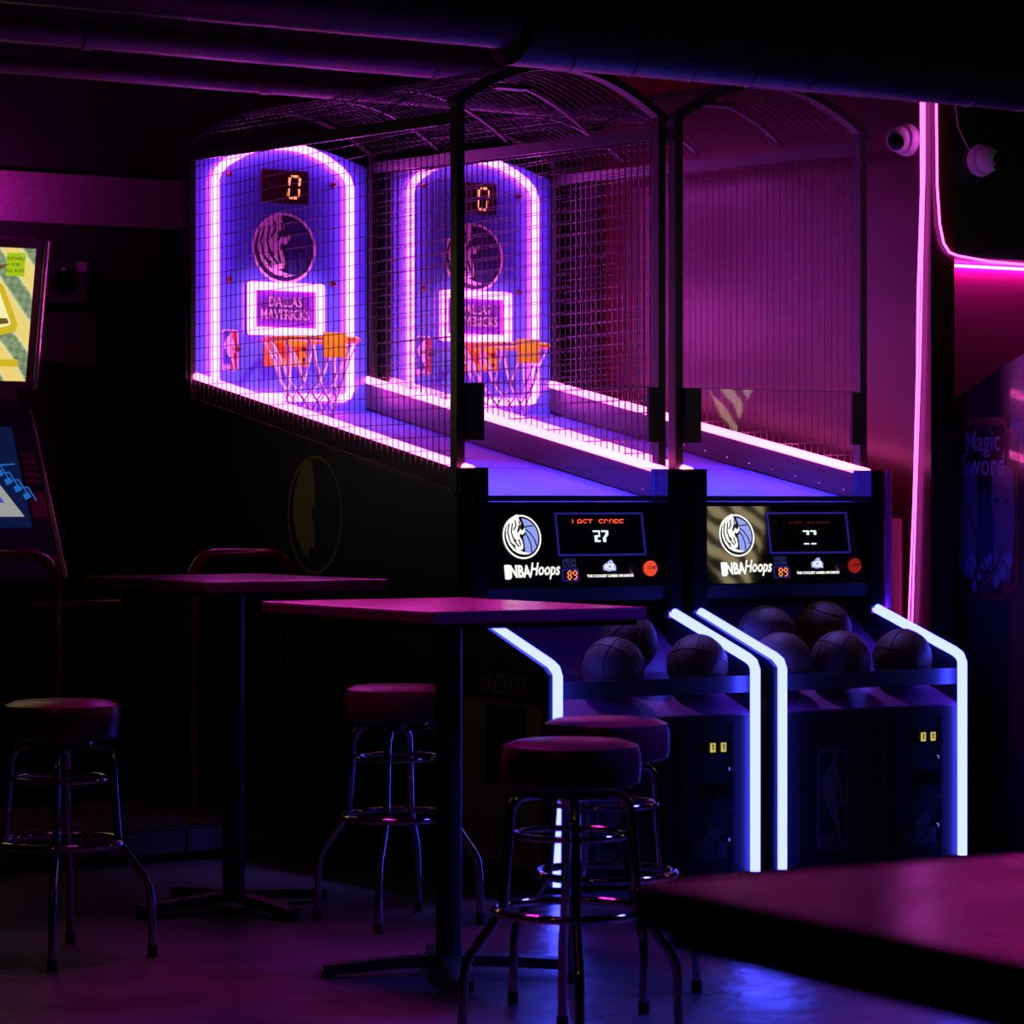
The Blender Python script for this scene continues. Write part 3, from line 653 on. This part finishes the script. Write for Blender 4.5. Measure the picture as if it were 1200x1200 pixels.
for s_ in (-1, 1):
    c = .225+s_*.13
    pl.poly(mb, [(c-.09, 1.30), (c-.07, 1.52), (c+.07, 1.50), (c+.09, 1.28), (c+.05, 1.05), (c-.06, 1.07)], .0017, .0004)
mb.build('tall_shapes', vi, art)
mb = MB()
for c in (.10, .34): pl.poly(mb, pl.circ(c-.03, 1.37, .022, 14, .6), .0022, .0004); pl.poly(mb, pl.circ(c+.045, 1.37, .022, 14, .6), .0022, .0004)
pl.poly(mb, [(.19, 1.0), (.17, 1.28), (.20, 1.40), (.225, 1.44), (.26, 1.40), (.30, 1.28), (.27, 1.0)], .0022, .0004); mb.build('dark_shapes', vd, art)
mb = MB(); random.seed(3)
for i in range(26):
    a = .03+.4*random.random(); b = 1.02+.13*random.random(); r_ = .008+.016*random.random()
    pl.poly(mb, [(a-r_, b), (a, b+r_*1.8), (a+r_, b+.2*r_), (a+.2*r_, b-r_)], .0027, .0004)
mb.build('pale_flecks', lv, art)
mb = MB(); pl.line(mb, [(.10, 1.36), (.20, 1.15), (.30, 1.02)], .012, .0032); pl.line(mb, [(.36, 1.2), (.26, 1.02)], .010, .0032)
for c in (.06, .22, .38): pl.poly(mb, [(c-.03, 1.01), (c-.015, 1.07), (c, 1.03), (c+.012, 1.09), (c+.03, 1.01)], .0032, .0004)
mb.build('red_shapes', rd, art)
mb = MB(); pl.text(mb, 'Magic', .21, 1.605, .12, .0027, .0008, sx=.95, bold=.001); pl.text(mb, 'Sword', .215, 1.51, .13, .0036, .0008, sx=.95, bold=.001); mb.build('lettering', lv, art)
mb = MB(); pl.text(mb, 'CAPCOM', .21, 1.655, .03, .0027, .0008); mb.build('small_lettering', vi, art)
MB().poly([(-.002, y, z) for y, z in ((.225, 0), (.225, 1.74), (.215, 1.74), (.215, 0))], (.03, 0, 0)).build('edge_moulding', 'edge', T)

# ------------------------------------------------------------------ dance machine at the left
T = thing('dance_machine', 'dance arcade machine at the left edge with glowing yellow sign and blue screen', 'arcade machine', (-.66, 0, 0))
mb = MB().box(-1.7, -.02, 2.25, 2.75, .13, 1.02).poly([(-1.7, 2.25, 1.02), (-1.7, 2.46, 1.80), (-1.7, 2.75, 1.80), (-1.7, 2.75, 1.02)], (1.66, 0, 0)).box(-1.7, -.03, 2.5, 2.75, 1.8, 2.45)
body = mb.build('cabinet_body', mat('dance_cabinet', (.03, .03, .06), .35), T)
ps = Pl((-.02, 2.0, 1.05), (1, 0, 0), (0, .40, .72))
scr = MB(); ps.rect(scr, -1.6, 0, 0, .80, -.30, .30); scr = scr.build('screen_bezel', mat('navy_bezel', (.02, .025, .10), .3, coat=.4), T)
# right-hand edge tube of the bezel
MB().tube([ps.at(.0, 0, 0), ps.at(.0, .80, 0)], .011, 10).build('edge_trim', mat('edge_trim_pink', (.5, .3, .45), .2, .6), T, True)
mb = MB(); ps.rect(mb, -1.5, -.10, .24, .72, .001, .002); sc_ = mb.build('screen', emat('screen_blue', (.004, .008, .05)), T)
mb = MB()
for k in range(4):
    c, d = -.215+k*.034, .50-k*.035
    ps.poly(mb, [(c, d), (c+.028, d+.012), (c+.036, d-.012), (c+.008, d-.026)], .003, .0004)
    ps.line(mb, [(c-.02, d+.03), (c+.03, d+.035), (c+.055, d-.03)], .005, .0035)
ps.line(mb, [(-.30, .47), (-.22, .53), (-.12, .54)], .006, .0035); ps.line(mb, [(-.28, .46), (-.18, .51)], .005, .0035)
mb.build('screen_glow_shapes', emat('screen_cyan', (.012, .13, .50)), sc_)
mb = MB(); ps.poly(mb, [(-.55, .29), (-.125, .29), (-.215, .46), (-.55, .46)], .0045, .0004); mb.build('screen_platform', emat('screen_grey', (.32, .33, .33)), sc_)
mb = MB(); ps.poly(mb, [(-.32, .355), (-.20, .355), (-.235, .42), (-.32, .42)], .005, .0004); mb.build('screen_tile', emat('screen_tile_blue', (.05, .07, .55)), sc_)
mb = MB(); ps.poly(mb, [(-.32, .295), (-.235, .295), (-.26, .345), (-.32, .36)], .005, .0004); ps.poly(mb, [(-.32, .52), (-.275, .52), (-.27, .58), (-.32, .60)], .005, .0004); mb.build('screen_red_shape', emat('screen_red', (.5, .02, .03)), sc_)
mb = MB(); ps.poly(mb, [(-.32, .63), (-.25, .64), (-.235, .58), (-.25, .52), (-.262, .52), (-.262, .58), (-.32, .60)], .005, .0004); mb.build('screen_green_shape', emat('screen_green', (.10, .35, .06)), sc_)
mb = MB()
for k in range(5): ps.rect(mb, -.085, -.02, .575-k*.032, .595-k*.032, .002, .001)
ps.rect(mb, -.085, -.015, .285, .41, .002, .001)
mb.build('side_decal', mat('maroon_decal', (.28, .05, .12), .4), scr)
mb = MB(); ps.text(mb, 'START', -.13, .135, .03, .002); ps.text(mb, 'SELECT', -.03, .10, .022, .002); mb.build('lettering', mat('magenta_lettering', (.5, .05, .35), .4), scr)
# vertical foot of the bezel and speaker box
MB().box(-1.6, .012, 2.0, 2.3, .955, 1.05).build('control_shelf', mat('shelf_navy', (.02, .02, .05), .3), T)
spk = MB().box(-.19, .215, 1.98, 2.3, .13, .955, .008).build('speaker_box', mat('speaker_black', (.018, .018, .024), .35), T)
mb = MB(); pq = Pl((0, 1.98, 0), (1, 0, 0), (0, 0, 1)); pq.frame(mb, -.17, .195, .30, .90, .02, .006, .001, .003); mb.build('speaker_grille_frame', mat('grille_grey', (.05, .04, .09), .5), spk)
mb = MB(); pq.annulus(mb, .01, .68, .11, .10, .001, .004); pq.annulus(mb, .01, .42, .11, .10, .001, .004); mb.build('speaker_cone', mat('cone_grey', (.04, .035, .07), .5), spk)
for x in (-.19, .215): MB().tube([(x, 1.985, .13), (x, 1.985, .955)], .006, 8).build('edge_trim', 'edge', spk, True)
MB().tube([(.01, 1.985, .957), (.215, 1.985, .957)], .006, 8).build('edge_trim', 'edge', spk, True)
# marquee sign leaning forward
pm = Pl((-.105, 2.16, 1.85), (1, 0, 0), (0, -.13, .60))
mb = MB(); pm.rect(mb, -1.6, .0, -.02, .60, -.10, .10); mq = mb.build('marquee', mat('marquee_frame', (.10, .01, .05), .3), T)
MB().tube([pm.at(.015, -.02, 0), pm.at(.015, .60, 0)], .012, 10).build('edge_trim', mat('edge_trim_violet', (.6, .4, .6), .15, .6), mq, True)
def marquee_mat():
    m = bpy.data.materials.new('marquee_art'); m.use_nodes = True; nt = m.node_tree; nt.nodes.clear()
    o = nt.nodes.new('ShaderNodeOutputMaterial'); e = nt.nodes.new('ShaderNodeEmission'); tc = nt.nodes.new('ShaderNodeTexCoord')
    mp = nt.nodes.new('ShaderNodeMapping'); mp.inputs['Rotation'].default_value = (0, math.radians(38), 0)
    w1 = nt.nodes.new('ShaderNodeTexWave'); w1.inputs['Scale'].default_value = 2.2; w1.inputs['Distortion'].default_value = 1.5; w1.inputs['Detail'].default_value = 2
    br = nt.nodes.new('ShaderNodeTexChecker'); br.inputs['Scale'].default_value = 42
    r = nt.nodes.new('ShaderNodeValToRGB')
    r.color_ramp.elements[0].position = .25; r.color_ramp.elements[0].color = (.95, .72, .20, 1)
    r.color_ramp.elements[1].position = .75; r.color_ramp.elements[1].color = (.26, .36, .20, 1)
    e2 = r.color_ramp.elements.new(.5); e2.color = (.85, .78, .38, 1)
    mx = nt.nodes.new('ShaderNodeMixRGB'); mx.blend_type = 'MULTIPLY'
    rr = nt.nodes.new('ShaderNodeValToRGB'); rr.color_ramp.elements[0].position = .55; rr.color_ramp.elements[0].color = (0, 0, 0, 1); rr.color_ramp.elements[1].position = .62; rr.color_ramp.elements[1].color = (.45, .45, .45, 1)
    br.inputs[1].default_value = (1, 1, 1, 1); br.inputs[2].default_value = (.35, .35, .3, 1)
    L = nt.links.new
    L(tc.outputs['Object'], mp.inputs['Vector']); L(mp.outputs[0], w1.inputs['Vector']); L(mp.outputs[0], br.inputs['Vector'])
    L(w1.outputs['Fac'], r.inputs['Fac']); L(w1.outputs['Fac'], rr.inputs['Fac']); L(rr.outputs[0], mx.inputs['Fac']); L(r.outputs[0], mx.inputs[1]); L(br.outputs[0], mx.inputs[2]); L(mx.outputs[0], e.inputs[0])
    e.inputs[1].default_value = .9; L(e.outputs[0], o.inputs[0]); return m
mb = MB(); pm.rect(mb, -1.55, -.03, .015, .565, .001, .003); face = mb.build('sign_face', marquee_mat(), mq)
mb = MB(); pm.rect(mb, -.155, -.075, .45, .545, .005, .001); stk = mb.build('age_sticker', emat('lime_sticker', (.42, .62, .01), .9), mq)
mb = MB()
for i, tx in enumerate(('SUITABLE', 'FOR', 'ALL AGES')): pm.text(mb, tx, -.115, .522-i*.025, .019, .0065, .0006)
mb.build('sticker_lettering', 'slotglyph', mq)
yo = emat('sign_gold', (.62, .46, .02)); yd = emat('sign_brown', (.16, .09, .015)); yp = emat('sign_cream', (.95, .86, .42))
P = [(-.5, .43), (-.20, .43), (-.16, .41), (-.085, .25), (-.095, .22), (-.30, .17), (-.5, .14)]
mb = MB(); pm.poly(mb, P, .005, .001); s1 = mb.build('sign_letter', yo, mq)
mb = MB(); pm.poly(mb, [(-.5, .405), (-.205, .405), (-.18, .395), (-.115, .255), (-.125, .245), (-.30, .20), (-.5, .17)], .0065, .001); mb.build('sign_letter_face', yp, mq)
mb = MB(); pm.poly(mb, [(-.5, .275), (-.135, .275), (-.125, .255), (-.5, .205)], .008, .001); pm.poly(mb, [(-.5, .34), (-.19, .34), (-.19, .325), (-.5, .325)], .008, .001); pm.poly(mb, [(-.35, .47), (-.14, .50), (-.23, .44)], .0065, .001)
mb.build('sign_letter_shade', yd, mq)
mb = MB(); pm.rect(mb, -.165, -.07, .075, .105, .005, .001); mb.build('sign_small_print', yo, mq)
# pad and rails
mb = MB().box(-2.6, -.03+.655, .95, 2.25, .03, .125, .006).box(-2.55, .60, 1.0, 2.2, 0, .03)
pad = mb.build('dance_platform', mat('platform_black', (.02, .02, .03), .4), T)
MB().box(-2.55, .60, 1.0, 2.0, .125, .132).build('platform_deck', 'padtop', pad)
for a, b in ((-.56, .02), (.035, .60), (-1.3, -.66)): MB().box(a, b, .942, .95, .035, .115).build('platform_front', 'padface', pad)
def rail(x0, x1, y=1.05, zt=1.165):
    r = .10; P = [(x0, y, .13), (x0, y, zt-r)]
    for i in range(1, 7): q = math.pi/2*i/6; P.append((x0+r-r*math.cos(q), y, zt-r+r*math.sin(q)))
    for i in range(0, 7): q = math.pi/2*i/6; P.append((x1-r+r*math.sin(q), y, zt-r+r*math.cos(q)))
    P.append((x1, y, .13)); rl = MB().tube(P, .021, 14).build('safety_rail', 'red', T, True)
    for xf in (x0, x1): MB().lathe([(.05, .13), (.05, .14), (.03, .145)], (xf, y, 0), 20).build('rail_flange', 'red', rl)
rail(.10, .53); rail(-.90, -.46)

# wall items at left: small speaker, sticker, boxes
s1 = MB().box(-.48, -.27, 2.74, 2.95, 2.24, 2.42, .006).build('wall_speaker', mat('speaker_grey', (.05, .03, .05), .5)); tag(s1, 'small square wall speaker right of the yellow sign', 'speaker')
MB().lathe([(.06, 0), (.06, -.006), (.05, -.004), (.045, .0)], (-.375, 2.74, 2.33), 24, 'y').build('speaker_cone', 'camb', s1)
MB().box(-.315, -.272, 2.736, 2.74, 2.375, 2.417).build('sticker', mat('pink_sticker', (.7, .4, .6), .5), s1)
tag(MB().box(-.50, -.20, 2.8, 2.95, 1.98, 2.20, .005).build('wall_box', mat('box_dark', (.05, .03, .045), .5)), 'dark utility box on the wall below the small speaker', 'box')

# ------------------------------------------------------------------ glowing zebra-striped body, added out of view to mirror in the right machine's glass
zm = bpy.data.materials.new('zebra_print'); zm.use_nodes = True; nt = zm.node_tree; nt.nodes.clear()
o_ = nt.nodes.new('ShaderNodeOutputMaterial'); e_ = nt.nodes.new('ShaderNodeEmission'); tc = nt.nodes.new('ShaderNodeTexCoord')
wv = nt.nodes.new('ShaderNodeTexWave'); wv.bands_direction = 'DIAGONAL'; wv.inputs['Scale'].default_value = 4.5; wv.inputs['Distortion'].default_value = 5; wv.inputs['Detail'].default_value = 1; wv.inputs['Detail Scale'].default_value = 1.2
rp = nt.nodes.new('ShaderNodeValToRGB'); rp.color_ramp.elements[0].position = .38; rp.color_ramp.elements[0].color = (.01, .008, .004, 1); rp.color_ramp.elements[1].position = .55; rp.color_ramp.elements[1].color = (1, .80, .42, 1)
nt.links.new(tc.outputs['Object'], wv.inputs['Vector']); nt.links.new(wv.outputs['Fac'], rp.inputs['Fac']); nt.links.new(rp.outputs['Color'], e_.inputs[0]); e_.inputs[1].default_value = 2.2; nt.links.new(e_.outputs[0], o_.inputs[0])
lt = thing('reflected_zebra_body', 'glowing zebra-striped body, added out of view, mirrored in the glass of the right machine', 'reflected object', (2.93, -2.42, 0))
MB().lathe([(.01, 1.66), (.03, 1.70), (.045, 1.78), (.09, 1.88), (.15, 1.98), (.19, 2.10), (.20, 2.30), (.16, 2.48), (.05, 2.55)], n=28).build('striped_body', zm, lt, True)
MB().tube([(0, 0, 2.54), (0, 0, 3.75)], .006, 8).build('cord', 'black', lt)
